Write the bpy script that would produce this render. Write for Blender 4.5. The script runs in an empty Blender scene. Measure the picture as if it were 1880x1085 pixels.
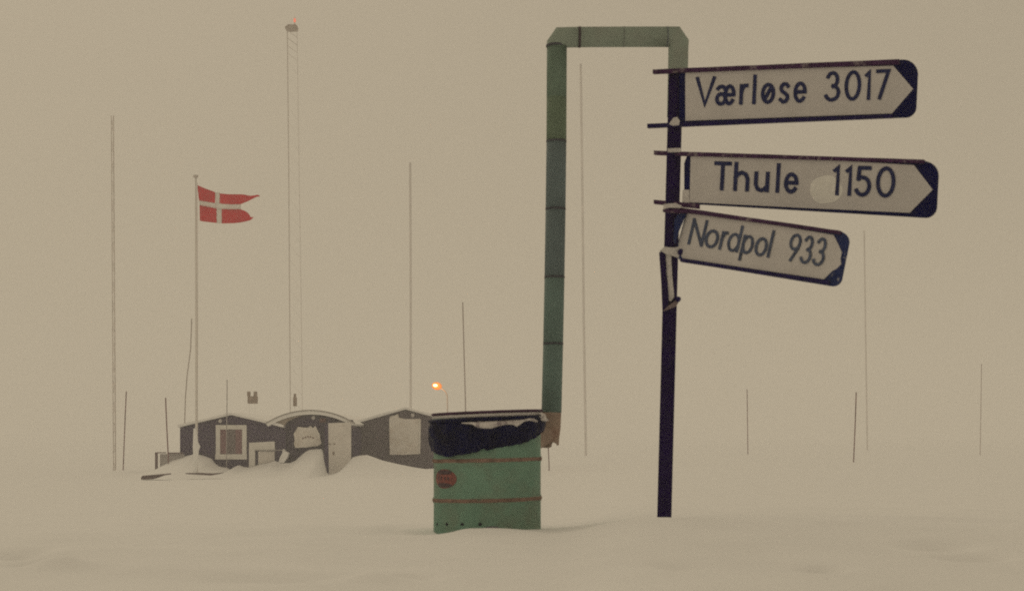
import bpy, math, random
import numpy as np
from mathutils import Vector, Matrix, noise
random.seed(7)
S = bpy.context.scene
C = bpy.data.collections.new("scene"); S.collection.children.link(C)

# ------------------------------------------------------------------ camera, sky, sun, exposure
F, CX, HY, EYE = 2800.0, 940.0, 800.0, 1.6
cd = bpy.data.cameras.new("camera"); cam = bpy.data.objects.new("camera", cd); C.objects.link(cam)
cam.location = (0, 0, EYE); cam.rotation_euler = (math.radians(90), 0, 0)
cd.sensor_width = 36; cd.lens = 36 * F / 1880; cd.shift_y = (HY - 542.5) / 1880
cd.clip_start = 0.1; cd.clip_end = 6000
cd.dof.use_dof = True; cd.dof.focus_distance = 24; cd.dof.aperture_fstop = 5.6
S.camera = cam

SUN_EL, SUN_AZ = 38, -20          # hidden sun behind the whiteout, ahead and left of the camera
SKYC = (0.378, 0.316, 0.222)
w = bpy.data.worlds.new("World"); S.world = w; w.use_nodes = True
nt = w.node_tree; nt.nodes.clear()
sky = nt.nodes.new("ShaderNodeTexSky"); sky.sky_type = 'NISHITA'; sky.sun_disc = False
sky.sun_elevation = math.radians(SUN_EL); sky.sun_rotation = math.radians(SUN_AZ); sky.dust_density = 6; sky.ozone_density = 1
bg1 = nt.nodes.new("ShaderNodeBackground"); bg1.inputs[1].default_value = 0.05
bg2 = nt.nodes.new("ShaderNodeBackground"); bg2.inputs[0].default_value = (*SKYC, 1); bg2.inputs[1].default_value = 1.0
mx = nt.nodes.new("ShaderNodeMixShader"); mx.inputs[0].default_value = 0.95   # overcast deck over the clear sky
out = nt.nodes.new("ShaderNodeOutputWorld")
tcw = nt.nodes.new("ShaderNodeTexCoord"); sx = nt.nodes.new("ShaderNodeSeparateXYZ"); mr = nt.nodes.new("ShaderNodeMapRange")   # cloud deck a little thinner towards the left
nt.links.new(tcw.outputs["Generated"], sx.inputs[0]); nt.links.new(sx.outputs[0], mr.inputs[0])
mr.inputs[1].default_value = -.5; mr.inputs[2].default_value = .5; mr.inputs[3].default_value = 1.11; mr.inputs[4].default_value = .93
nt.links.new(mr.outputs[0], bg2.inputs[1])
nt.links.new(sky.outputs[0], bg1.inputs[0]); nt.links.new(bg1.outputs[0], mx.inputs[1])
nt.links.new(bg2.outputs[0], mx.inputs[2]); nt.links.new(mx.outputs[0], out.inputs[0])
sd = bpy.data.lights.new("sun", 'SUN'); sun = bpy.data.objects.new("sun", sd); C.objects.link(sun)
sd.energy = 0.5; sd.angle = math.radians(50); sd.color = (1.0, 0.86, 0.62)
az, el = math.radians(SUN_AZ), math.radians(SUN_EL)
sdir = Vector((math.sin(az) * math.cos(el), math.cos(az) * math.cos(el), math.sin(el)))
sun.rotation_euler = sdir.to_track_quat('Z', 'Y').to_euler()
sun.location = (0, 0, 60)
S.view_settings.view_transform = 'Standard'; S.view_settings.look = 'None'
S.view_settings.exposure = 0; S.view_settings.gamma = 1
S.cycles.volume_bounces = 6; S.cycles.max_bounces = 12; S.cycles.diffuse_bounces = 4
S.cycles.filter_width = 1.9
S.cycles.use_denoising = False

# ------------------------------------------------------------------ helpers
def P(px, py, D):
    return Vector(((px - CX) / F * D, D, EYE + (HY - py) / F * D))

def lerp_tab(tab, x):
    if x <= tab[0][0]: return tab[0][1]
    for (a, b), (c, d) in zip(tab, tab[1:]):
        if x <= c:
            t = (x - a) / (c - a)
            return b + (d - b) * t
    return tab[-1][1]

def sm(t):
    t = min(1, max(0, t)); return t * t * (3 - 2 * t)

LEFT = [(0, .0), (2, .25), (4, .93), (5.5, 1.03), (7, 1.10), (8.4, 1.085), (10, 1.02), (12, .93), (17, .72), (30, .34), (45, .1), (62, 0), (150, 0), (3000, 0)]
RIGHT = [(0, .0), (2, .25), (4, .95), (5.5, 1.06), (7, 1.165), (7.5, 1.175), (8, 1.166), (10, 1.10), (17, .88), (30, .6), (62, .3), (90, .5), (130, .45), (400, .3), (3000, 0)]
LX = [p[0] for p in LEFT]; LZ = [p[1] for p in LEFT]; RX = [p[0] for p in RIGHT]; RZ = [p[1] for p in RIGHT]
def mound(x, y, cx, cy, rx, ry, h, rot=0.0):
    c, s = math.cos(rot), math.sin(rot)
    u = ((x - cx) * c + (y - cy) * s) / rx; v = (-(x - cx) * s + (y - cy) * c) / ry
    return h * math.exp(-(u * u + v * v))
HOLLOWS = []
def hollow(px, py, D, rx, ry, h, rot=0):
    q = P(px, py, D); HOLLOWS.append((q.x, D, rx, ry, h * 2.3, rot))
hollow(700, 972, 9.0, .10, .22, -.035, .0); hollow(722, 966, 9.3, .08, .2, -.02)
hollow(690, 985, 8.2, .2, .15, .006)
hollow(745, 1058, 6.0, .10, .10, -.035); hollow(700, 1070, 5.9, .15, .09, .02)
hollow(70, 1020, 6.4, .10, .16, -.05); hollow(35, 1012, 6.8, .10, .2, -.04); hollow(110, 1040, 6.2, .12, .1, .02)
hollow(1790, 1045, 6.2, .12, .10, -.04); hollow(1720, 1025, 6.6, .14, .12, -.03); hollow(1515, 1060, 5.9, .07, .08, -.03)
hollow(1250, 1045, 6.1, .10, .10, -.015); hollow(500, 1050, 6.0, .3, .12, -.02)
hollow(1000, 965, 8.0, .30, .25, .01); hollow(1200, 985, 7.4, .9, .3, .012)
def gz(x, y):
    r = math.hypot(x, y)
    a = math.atan2(x, max(y, 1e-6)) if y > 0 else (1.5 if x > 0 else -1.5)
    t = sm((math.tan(max(-1.2, min(1.2, a))) - .022) / .07)
    z = (1 - t) * float(np.interp(r, LX, LZ)) + t * float(np.interp(r, RX, RZ))
    k = min(1, r / 8)
    z += .030 * k * noise.noise(Vector((x * .35, y * .55, 3)))
    z += (.016 if r < 14 else .010) * noise.noise(Vector((x * 1.1 + y * .5, y * 2.2, 9)))
    z += .0035 * noise.noise(Vector((x * 5 + y * 2, y * 9, 1)))
    if r > 120: z += .25 * sm((r - 120) / 400) * noise.noise(Vector((x * .006, y * .006, 5)))
    if 4 < r < 12 and y > 0:
        for h in HOLLOWS: z += mound(x, y, *h)
        z += mound(x, y, -.13, 7.78, .20, .17, .034) + mound(x, y, -.24, 7.75, .06, .1, .008) + mound(x, y, .06, 7.8, .10, .15, .006)
        z += mound(x, y, -.42, 8.15, .10, .2, -.03)
    return z

def mat(name, col, rough=.7, var=.12, scale=8, spec=.3, metal=0, bump=0, col2=None, mixscale=3, lo=.45, hi=.6, emit=None, estr=0, coat=0, stretch=None):
    m = bpy.data.materials.new(name); m.use_nodes = True; t = m.node_tree; b = t.nodes["Principled BSDF"]
    b.inputs["Roughness"].default_value = rough; b.inputs["Metallic"].default_value = metal
    b.inputs["Specular IOR Level"].default_value = spec; b.inputs["Coat Weight"].default_value = coat
    tc = t.nodes.new("ShaderNodeTexCoord"); mp = t.nodes.new("ShaderNodeMapping"); t.links.new(tc.outputs["Object"], mp.inputs[0])
    if stretch: mp.inputs["Scale"].default_value = stretch
    n = t.nodes.new("ShaderNodeTexNoise"); n.inputs["Scale"].default_value = scale; n.inputs["Detail"].default_value = 6
    t.links.new(mp.outputs[0], n.inputs["Vector"])
    r = t.nodes.new("ShaderNodeValToRGB"); r.color_ramp.elements[0].position = .3; r.color_ramp.elements[1].position = .7
    r.color_ramp.elements[0].color = (*[c * (1 - var) for c in col], 1); r.color_ramp.elements[1].color = (*[min(1, c * (1 + var)) for c in col], 1)
    t.links.new(n.outputs[0], r.inputs[0]); last = r.outputs[0]
    if col2:
        n2 = t.nodes.new("ShaderNodeTexNoise"); n2.inputs["Scale"].default_value = mixscale; n2.inputs["Detail"].default_value = 8
        n2.inputs["Roughness"].default_value = .65
        t.links.new(mp.outputs[0], n2.inputs["Vector"])
        r2 = t.nodes.new("ShaderNodeValToRGB"); r2.color_ramp.elements[0].position = lo; r2.color_ramp.elements[1].position = hi
        t.links.new(n2.outputs[0], r2.inputs[0])
        mi = t.nodes.new("ShaderNodeMixRGB"); t.links.new(r2.outputs[0], mi.inputs[0]); t.links.new(last, mi.inputs[1])
        mi.inputs[2].default_value = (*col2, 1); last = mi.outputs[0]
    t.links.new(last, b.inputs["Base Color"])
    if bump:
        bp = t.nodes.new("ShaderNodeBump"); bp.inputs["Strength"].default_value = bump; bp.inputs["Distance"].default_value = .02
        t.links.new(n.outputs[0], bp.inputs["Height"]); t.links.new(bp.outputs[0], b.inputs["Normal"])
    if emit:
        b.inputs["Emission Color"].default_value = (*emit, 1); b.inputs["Emission Strength"].default_value = estr
    return m

M = dict(
    snow=mat("snow", (.90, .90, .90), .9, .02, 2.5, .1, bump=.6),
    rime=mat("rime", (.62, .60, .60), .9, .12, 60, .1, bump=.5),
    post=mat("post_paint", (.013, .004, .052), .7, .25, 14, .0, col2=(.04, .025, .06), mixscale=20, lo=.62, hi=.8),
    rail=mat("rail_metal", (.055, .020, .070), .7, .3, 25, .05, col2=(.34, .30, .31), mixscale=16, lo=.55, hi=.75),
    railn=mat("rail_navy", (.012, .006, .070), .6, .3, 25, .05, col2=(.10, .07, .12), mixscale=22, lo=.62, hi=.8),
    navy=mat("navy_enamel", (.002, .003, .060), .5, .2, 12, .02),
    navyw=mat("navy_worn", (.018, .03, .12), .5, .2, 12, .05, col2=(.34, .34, .36), mixscale=38, lo=.60, hi=.66),
    face=mat("sign_white", (.56, .54, .54), .6, .06, 6, .1, col2=(.61, .59, .59), mixscale=2, lo=.45, hi=.7),
    ink=mat("sign_lettering", (.020, .026, .095), .5, .15, 30, .05),
    inkf=mat("sign_lettering_faded", (.065, .085, .150), .5, .3, 40, .1, col2=(.2, .21, .25), mixscale=50, lo=.55, hi=.8),
    green=mat("drum_green", (.175, .305, .24), .6, .12, 5, .1, col2=(.19, .22, .17), mixscale=3.5, lo=.45, hi=.75),
    rust=mat("hoop_rust", (.22, .150, .125), .8, .3, 20, .05, col2=(.16, .18, .14), mixscale=14, lo=.6, hi=.75),
    hole=mat("dark_hole", (.01, .01, .02), .9, .1),
    decal=mat("decal_red", (.27, .11, .10), .6, .25, 40, .05, col2=(.13, .08, .08), mixscale=30, lo=.5, hi=.62),
    decald=mat("decal_dark", (.085, .055, .065), .6, .2, 40, .3),
    bag=mat("black_plastic", (.002, .003, .036), .55, .5, 14, .08, bump=.8, col2=(.16, .16, .19), mixscale=60, lo=.65, hi=.74),
    bagrim=mat("bag_rim_plastic", (.06, .025, .06), .6, .3, 12, .05),
    pteal=mat("pipe_teal", (.135, .180, .195), .6, .1, 6, .1),
    pteal2=mat("pipe_green_teal", (.140, .210, .200), .6, .1, 6, .1),
    polive=mat("pipe_olive", (.150, .205, .150), .6, .15, 6, .1),
    pgreen=mat("pipe_green", (.150, .215, .175), .6, .12, 6, .1),
    ptop=mat("pipe_frosted_green", (.27, .325, .285), .7, .1, 8, .1, col2=(.28, .30, .27), mixscale=6, lo=.5, hi=.75),
    seam=mat("pipe_seam", (.07, .07, .09), .6, .2, 20, .2),
    prust=mat("pipe_rust", (.33, .255, .215), .85, .2, 12, .1, col2=(.25, .16, .13), mixscale=9, lo=.5, hi=.65, bump=.4),
    wall=mat("dark_tarred_boards", (.055, .038, .095), .85, .35, 3, .03, stretch=(6, 1, .6)),
    wall2=mat("grey_brown_boards", (.115, .095, .125), .85, .25, 3, .03, stretch=(6, 1, .6)),
    trim=mat("pale_trim", (.78, .77, .74), .8, .06, 4, .1),
    curtain=mat("brown_curtain", (.24, .14, .16), .8, .2, 6, .05, stretch=(6, 1, .5)),
    pane=mat("dark_pane", (.18, .155, .165), .5, .2, 3, .1),
    door=mat("pale_door", (.74, .71, .68), .75, .06, 3, .1, col2=(.56, .50, .45), mixscale=2.5, lo=.6, hi=.8),
    wood=mat("weathered_wood", (.14, .10, .11), .85, .3, 4, .05),
    woodp=mat("frosted_wood", (.42, .40, .40), .85, .1, 4, .1),
    polebr=mat("marker_wood", (.22, .12, .13), .8, .3, 3, .05),
    polegr=mat("grey_pole", (.10, .085, .09), .8, .3, 3, .1),
    mastg=mat("galvanised_steel", (.60, .56, .54), .7, .1, 3, .1),  # galvanised grey, lightened further to fade the radio mast as haze would
    mastp=mat("haze_paled_steel", (.76, .73, .72), .8, .1, 1, .1),  # lightened so the distant masts fade; stands in for thicker haze
    polew=mat("white_pole", (.80, .77, .74), .7, .05, 1, .1),
    vent=mat("vent_metal", (.30, .24, .20), .8, .2, 5, .1),
    red=mat("flag_red", (.66, .030, .045), .8, .08, 3, .05),
    white=mat("flag_white", (.85, .83, .80), .8, .04, 3, .1),
    lampo=mat("lamp_halo_orange", (.4, .15, .05), .5, .05, 3, .1, emit=(1, .28, .05), estr=.75),
    lampc=mat("lamp_bulb", (.9, .7, .4), .5, .02, 3, .1, emit=(1, .66, .30), estr=4),
    beacon=mat("beacon_red", (.6, .1, .05), .5, .02, 3, .1, emit=(1, .16, .08), estr=.8),
    boardsn=mat("snowed_board", (.84, .81, .77), .85, .05, 5, .1, col2=(.64, .57, .50), mixscale=2.2, lo=.5, hi=.7),
    redp=mat("reddish_panel", (.17, .08, .08), .8, .2, 5, .1),
)

def obj(name, verts, faces, m, parent=None, smooth=False, label=None):
    me = bpy.data.meshes.new(name); me.from_pydata([tuple(v) for v in verts], [], faces); me.update()
    if isinstance(m, (list, tuple)):
        for q in m: me.materials.append(q)
    else: me.materials.append(m)
    if smooth: me.polygons.foreach_set("use_smooth", [True] * len(me.polygons))
    o = bpy.data.objects.new(name, me); C.objects.link(o)
    if parent:
        o.parent = parent; top = parent; off = Vector(parent.get("_o", (0, 0, 0)))
        for v in me.vertices: v.co -= off
        me.update()
        o["_o"] = tuple(off)
    if label: o["label"] = label
    return o
def thing(name, label, cat, loc, group=None):
    o = bpy.data.objects.new(name, None); C.objects.link(o); o.empty_display_size = .3
    o.location = loc; o["_o"] = tuple(loc); tag(o, label, cat, group); return o
def tag(o, label, cat, group=None):
    o["label"] = label; o["category"] = cat
    if group: o["group"] = group
    return o
def recenter(o, loc):
    for v in o.data.vertices: v.co -= Vector(loc)
    o.location = loc; return o

class MB:
    def __init__(s): s.v = []; s.f = []
    def add(s, vs, fs):
        n = len(s.v); s.v += [Vector(x) for x in vs]; s.f += [tuple(i + n for i in f) for f in fs]; return s
    def box(s, x0, x1, y0, y1, z0, z1):
        return s.add([(x0, y0, z0), (x1, y0, z0), (x1, y1, z0), (x0, y1, z0), (x0, y0, z1), (x1, y0, z1), (x1, y1, z1), (x0, y1, z1)],
                     [(0, 3, 2, 1), (4, 5, 6, 7), (0, 1, 5, 4), (1, 2, 6, 5), (2, 3, 7, 6), (3, 0, 4, 7)])
    def pbox(s, px0, px1, py0, py1, D, dep):      # box whose front is seen between these pixels
        a = P(px0, py1, D); b = P(px1, py0, D); return s.box(a.x, b.x, D, D + dep, a.z, b.z)
    def tube(s, pts, rad, n=12, cap=True):
        pts = [Vector(p) for p in pts]; rad = rad if isinstance(rad, (list, tuple)) else [rad] * len(pts)
        base = len(s.v); up = None
        for i, p in enumerate(pts):
            d = (pts[min(i + 1, len(pts) - 1)] - pts[max(i - 1, 0)]).normalized()
            if up is None: up = Vector((0, 1, 0)) if abs(d.y) < .9 else Vector((1, 0, 0))
            e1 = up.cross(d).normalized(); e2 = d.cross(e1); up = e2
            for k in range(n):
                a = 2 * math.pi * k / n; s.v.append(p + rad[i] * (math.cos(a) * e1 + math.sin(a) * e2))
        for i in range(len(pts) - 1):
            for k in range(n):
                a = base + i * n + k; b = base + i * n + (k + 1) % n; s.f.append((a, b, b + n, a + n))
        if cap:
            s.f.append(tuple(base + k for k in range(n))[::-1]); s.f.append(tuple(base + (len(pts) - 1) * n + k for k in range(n)))
        return s
    def prism(s, front, back):
        n = len(front); s.add(list(front) + list(back), [tuple(range(n)), tuple(range(2 * n - 1, n - 1, -1))] + [(i, i + n, (i + 1) % n + n, (i + 1) % n) for i in range(n)]); return s
    def pprism(s, pix, D, dep):
        fr = [P(x, y, D) for x, y in pix]; return s.prism(fr, [p + Vector((0, dep, 0)) for p in fr])
    def build(s, name, m, parent=None, smooth=False, label=None): return obj(name, s.v, s.f, m, parent, smooth, label)

# ------------------------------------------------------------------ ground (one snow sheet to the horizon) and snow drifts
front = np.radians(np.arange(-24, 24.01, .15)); rest = np.radians(np.arange(27, 333.1, 3))
ang = np.concatenate([front, rest]); NA = len(ang)
rr = [0.6]
while rr[-1] < 1400:
    r = rr[-1]; st = max(.05, r * .017) if r < 12 else r * .03
    if 4.5 < r < 9: st = .045
    rr.append(r + st)
NR = len(rr)
gv = [(0, 0, gz(0, 0))] ; gf = []
for r in rr:
    for a in ang:
        x, y = r * math.sin(a), r * math.cos(a); gv.append((x, y, gz(x, y)))
for k in range(NA): gf.append((0, 1 + (k + 1) % NA, 1 + k))
for i in range(NR - 1):
    for k in range(NA):
        a = 1 + i * NA + k; b = 1 + i * NA + (k + 1) % NA; gf.append((a, b, b + NA, a + NA))
g = obj("ground", gv, gf, M["snow"], smooth=True); g["kind"] = "structure"; g["label"] = "wind-packed white snow plain"

TOP = [(120, 868), (180, 866), (215, 863), (240, 864), (262, 868), (285, 862), (300, 853), (320, 843), (345, 836), (358, 833), (372, 837), (385, 842), (391, 850), (399, 856), (408, 858), (414, 858), (418, 861), (424, 862), (430, 857),
       (437, 854), (444, 857), (452, 858), (462, 857), (475, 853), (492, 850), (505, 846), (512, 850), (522, 850), (532, 850), (543, 845), (550, 838), (560, 830), (568, 825.5), (578, 824.5), (588, 824), (592, 828), (595, 848), (600, 868), (606, 870.5), (617, 868), (628, 862), (638, 850),
       (648, 839), (660, 836), (672, 835), (682, 838), (700, 845), (730, 852), (760, 858), (780, 861), (800, 860), (850, 864), (900, 868), (960, 872)]
def drift_mesh(name, top, D0, D1, px0, px1, step, label, dy=0):
    v, f = [], []; xs = np.arange(px0, px1, step); ds = list(np.linspace(D0, D1, 26)) + [D1 + .35]
    for j, d in enumerate(ds):
        for px in xs:
            q = P(px, lerp_tab(top, px), D1); z1 = q.z
            x = q.x; y = d + .35 * noise.noise(Vector((x * .5, 0, 2)))
            g0 = gz(x, y) - .03; t = min(1, (d - D0) / (D1 - D0))
            e = sm((px - px0) / 40) * sm((px1 - px) / 40)
            z = g0 + (z1 - g0) * (t ** 1.7) * e + .03 * math.sin(t * 3.14) * noise.noise(Vector((x * 1.2, y * 1.2, 4)))
            if t >= 1: y = d
            v.append((x, y, z))
    n = len(xs)
    for j in range(len(ds) - 1):
        for i in range(n - 1): a = j * n + i; f.append((a, a + 1, a + n + 1, a + n))
    o = obj(name, v, f, M["snow"], smooth=True); o["kind"] = "structure"; o["label"] = label; return o
drift_mesh("snow_drift", TOP, 55.5, 61.45, 120, 960, 1.5, "snow bank piled against the buried huts")

# ------------------------------------------------------------------ signpost
class Plane:
    def __init__(s, bl, tl, br):
        s.o = bl; s.u = (br - bl).normalized(); s.v = (tl - bl).normalized(); s.n = s.u.cross(s.v).normalized()
        if s.n.y > 0: s.n = -s.n          # towards the camera
    def at(s, px, py, off=0):
        e = Vector((0, 0, EYE)); d = P(px, py, 1) - e; o = s.o
        t = (o - e).dot(s.n) / d.dot(s.n); return e + d * t + s.n * off
def plate(pl, pix, off, th, mb=None):
    mb = mb or MB(); fr = [pl.at(x, y, off) for x, y in pix]; mb.prism(fr, [p - pl.n * th for p in fr]); return mb
def ribbon(pts, hw, closed=False, ext=.85):
    pts = [Vector((a, b)) for a, b in pts]
    if not closed:
        d0 = (pts[0] - pts[1]).normalized(); pts[0] = pts[0] + d0 * hw * ext
        d1 = (pts[-1] - pts[-2]).normalized(); pts[-1] = pts[-1] + d1 * hw * ext
    n = len(pts); L, R = [], []
    for i in range(n):
        a = pts[(i - 1) % n] if (closed or i) else None; b = pts[(i + 1) % n] if (closed or i < n - 1) else None; p = pts[i]
        d1 = (p - a).normalized() if a is not None else (b - p).normalized(); d2 = (b - p).normalized() if b is not None else d1
        n1 = Vector((-d1.y, d1.x)); n2 = Vector((-d2.y, d2.x)); m = (n1 + n2)
        m = m.normalized() if m.length > 1e-4 else n1
        k = min(1.9, 1 / max(.3, m.dot(n1))); L.append(p + m * hw * k); R.append(p - m * hw * k)
    q = [];
    for i in range(n if closed else n - 1):
        j = (i + 1) % n; q.append([L[i], L[j], R[j], R[i]])
    return q
def arc(cx, cy, rx, ry, a0, a1, n=16):
    return [(cx + rx * math.cos(math.radians(a0 + (a1 - a0) * i / n)), cy + ry * math.sin(math.radians(a0 + (a1 - a0) * i / n))) for i in range(n + 1)]
X = .66
GL = {
 'V': [([(0, 1), (.5, 0), (1, 1)], 0)],
 'ae': [(arc(.27, X - .17, .24, .17, 150, 0, 8) + [(.51, .12)], 0), (arc(.27, .19, .25, .19, 0, 360, 16)[:-1], 1), (arc(.76, X / 2, .25, X / 2, 0, 180, 10) + arc(.76, X / 2, .25, X / 2, 190, 320, 8), 0), ([(.52, .33), (1, .33)], 0)],
 'r': [([(.1, 0), (.1, X)], 0), ([(.1, .40), (.35, .58), (.65, .66), (.95, .66)], 0)],
 'l': [([(.5, 0), (.5, 1)], 0)],
 'oe': [(arc(.5, X / 2, .5, X / 2, 0, 360, 20)[:-1], 1), ([(.22, .12), (.78, .56)], 0)],
 'o': [(arc(.5, X / 2, .5, X / 2, 0, 360, 20)[:-1], 1)],
 's': [([(.97, .57), (.75, .65), (.4, .66), (.12, .58), (.08, .47), (.25, .38), (.6, .31), (.9, .23), (.95, .12), (.75, .02), (.4, -.01), (.02, .08)], 0)],
 'e': [([(.06, .34), (1, .34)], 0), (arc(.5, X / 2, .5, X / 2, 0, 320, 20), 0)],
 '3': [(arc(.46, .745, .42, .255, 155, -82, 14), 0), (arc(.46, .26, .54, .26, 85, -155, 16), 0)],
 '0': [(arc(.5, .5, .5, .5, 0, 360, 24)[:-1], 1)],
 '1': [([(0, .86), (.75, .98), (.75, 0)], 0)],
 '7': [([(0, .99), (1, .99), (.28, 0)], 0)],
 'T': [([(0, .99), (1, .99)], 0), ([(.5, .99), (.5, 0)], 0)],
 'h': [([(0, 0), (0, 1)], 0), ([(0, .45), (.2, .60), (.5, .66), (.82, .60), (1, .42), (1, 0)], 0)],
 'u': [([(0, X), (0, .22), (.18, .05), (.5, 0), (.8, .06), (1, .2)], 0), ([(1, X), (1, 0)], 0)],
 'N': [([(0, 0), (0, 1)], 0), ([(0, 1), (1, 0)], 0), ([(1, 0), (1, 1)], 0)],
 'd': [(arc(.5, X / 2, .5, X / 2, 0, 360, 20)[:-1], 1), ([(1, 0), (1, 1)], 0)],
 'p': [(arc(.5, X / 2, .5, X / 2, 0, 360, 20)[:-1], 1), ([(0, -.30), (0, X)], 0)],
 '9': [(arc(.5, .72, .5, .28, 0, 360, 20)[:-1], 1), ([(1, .70), (.9, .48), (.38, 0)], 0)],
 '5': [([(.95, .99), (.12, .99), (.07, .58)], 0), ([(.07, .58), (.3, .64)] + arc(.42, .32, .55, .32, 88, -150, 16), 0)],
}
def lettering(pl, items, base, lean, cap0, cap1, hw, off, m, parent, x0, x1, name="lettering"):
    mb = MB(); k = 0
    for ch, a, b in items:
        if ch in ('1', 'l'): pass
        for pts, closed in GL[ch]:
            pp = []
            for gx, gy in pts:
                bx = a + hw + gx * (b - a - 2 * hw); cap = cap0 + (cap1 - cap0) * (bx - x0) / (x1 - x0)
                up = hw * .9 + gy * (cap - 2 * hw * .9)
                pp.append((bx + lean * up, base(bx) - up))
            o = off + .0003 * (k % 6); k += 1
            for q in ribbon(pp, hw, bool(closed)):
                n = len(mb.v); mb.v += [pl.at(v.x, v.y, o) for v in q]; mb.f.append((n, n + 1, n + 2, n + 3))
    return mb.build(name, m, parent)
def writing(pl, items, k, *a):
    lettering(pl, items[:k], *a, name="word"); lettering(pl, items[k:], *a, name="number")

sp0 = P(1219.5, 952, 8.06); base = Vector((sp0.x, 8.06, gz(sp0.x, 8.06)))
sign = thing("signpost", "dark signpost with three arrow boards reading Værløse 3017, Thule 1150 and Nordpol 933", "signpost", base)
mb = MB(); pr = 13.2 / F * 8.06
mb.tube([P(1211.5, 1235, 8.06), P(1219.5, 952, 8.06), P(1229, 580, 8.06), P(1238, 250, 8.06), P(1241, 131, 8.06)], pr, 20)
mb.build("post", M["post"], sign, True)

def corner(cx, cy, r, a0, a1, n=7): return [(cx + r * math.cos(math.radians(a0 + (a1 - a0) * i / n)), cy - r * math.sin(math.radians(a0 + (a1 - a0) * i / n))) for i in range(n + 1)]
def rail(pl, a, b, w0, w1, off, th, m, parent, n=14, wob=.5):
    mb = MB(); top, bot = [], []
    for i in range(n + 1):
        t = i / n; x = a[0] + (b[0] - a[0]) * t; y = a[1] + (b[1] - a[1]) * t; w = w0 + (w1 - w0) * t
        j = wob * noise.noise(Vector((x * .05, y * .1, 0))); top.append((x, y - w / 2 + j)); bot.append((x, y + w / 2 + j * .3))
    plate(pl, top + bot[::-1], off, th, mb); return mb.build("rail", m, parent)

# board 1
p1 = Plane(P(1257, 228, 8.0), P(1258, 132, 8.0), P(1684, 217, 7.5))
b1 = plate(p1, [(1247, 229), (1247, 130)] + corner(1659, 136, 26, 93, 3) + corner(1662, 196, 20, -3, -88), 0, .012).build("sign_board", M["navy"], sign, label="topmost arrow board reading Værløse 3017, tilted slightly up")
plate(p1, [(1258.5, 222.5), (1258.5, 134), (1430, 127), (1640, 121.5), (1676.5, 164), (1637.5, 209)], .003, .003).build("face", M["face"], b1)
rail(p1, (1200, 133), (1652, 115), 7.5, 9, .016, .022, M["rail"], b1)
rail(p1, (1190, 232.3), (1640, 214.5), 7.5, 6, .016, .022, M["railn"], b1)
writing(p1, [('V', 1275.5, 1313), ('ae', 1312, 1350), ('r', 1356, 1374.5), ('l', 1380, 1389), ('oe', 1396.5, 1423), ('s', 1429, 1450), ('e', 1456, 1481),
               ('3', 1513.5, 1542.5), ('0', 1549.5, 1580.5), ('1', 1586, 1600), ('7', 1606, 1633)], 7, lambda x: 196 - .037 * (x - 1294), .045, 54.5, 56, 3.45, .0055, M["ink"], b1, 1290, 1630)
# board 2
p2 = Plane(P(1257, 373, 8.0), P(1260, 285, 8.0), P(1718, 399, 7.2))
b2 = plate(p2, [(1256, 374), (1256, 300), (1262, 284)] + corner(1696, 322, 26, 90, 0) + corner(1698, 379, 21, -3, -90), 0, .012).build("sign_board", M["navy"], sign, label="middle arrow board reading Thule 1150 with a round frost blotch")
plate(p2, [(1266.5, 372), (1268.5, 287), (1480, 292), (1678, 303.5), (1712.5, 348.5), (1670.5, 391), (1480, 382.3), (1284, 372.5)], .003, .003).build("face", M["face"], b2)
plate(p2, [(1253, 374), (1254, 349), (1266, 349), (1266, 374)], .0045, .0045).build("end_strip", M["rime"], b2)
rail(p2, (1203, 281.5), (1698, 297.5), 7.5, 6.5, .016, .022, M["rail"], b2)
rail(p2, (1203, 371.5), (1284, 379.5), 7.5, 9, .016, .022, M["rail"], b2, 6)
writing(p2, [('T', 1309, 1342.5), ('h', 1346.5, 1376), ('u', 1384, 1412.5), ('l', 1422, 1433.5), ('e', 1439, 1466),
               ('1', 1527.5, 1543), ('1', 1550.5, 1565.5), ('5', 1570, 1600), ('0', 1607.5, 1643.5)], 5, lambda x: 350.5 + .043 * (x - 1325), .055, 53.5, 57, 3.7, .0055, M["ink"], b2, 1320, 1630)
# round frost blotch, scraped behind the digits
blob = []
for i in range(30):
    a = 2 * math.pi * i / 30; r = 27 + 4 * noise.noise(Vector((math.cos(a) * 1.5, math.sin(a) * 1.5, 4)))
    blob.append((1516 + r * 1.08 * math.cos(a), 349 - r * math.sin(a)))
plate(p2, blob, .0042, .001).build("frost_patch", mat("frost_patch", (.76, .75, .72), .9, .06, 30, .1), b2)
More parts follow.
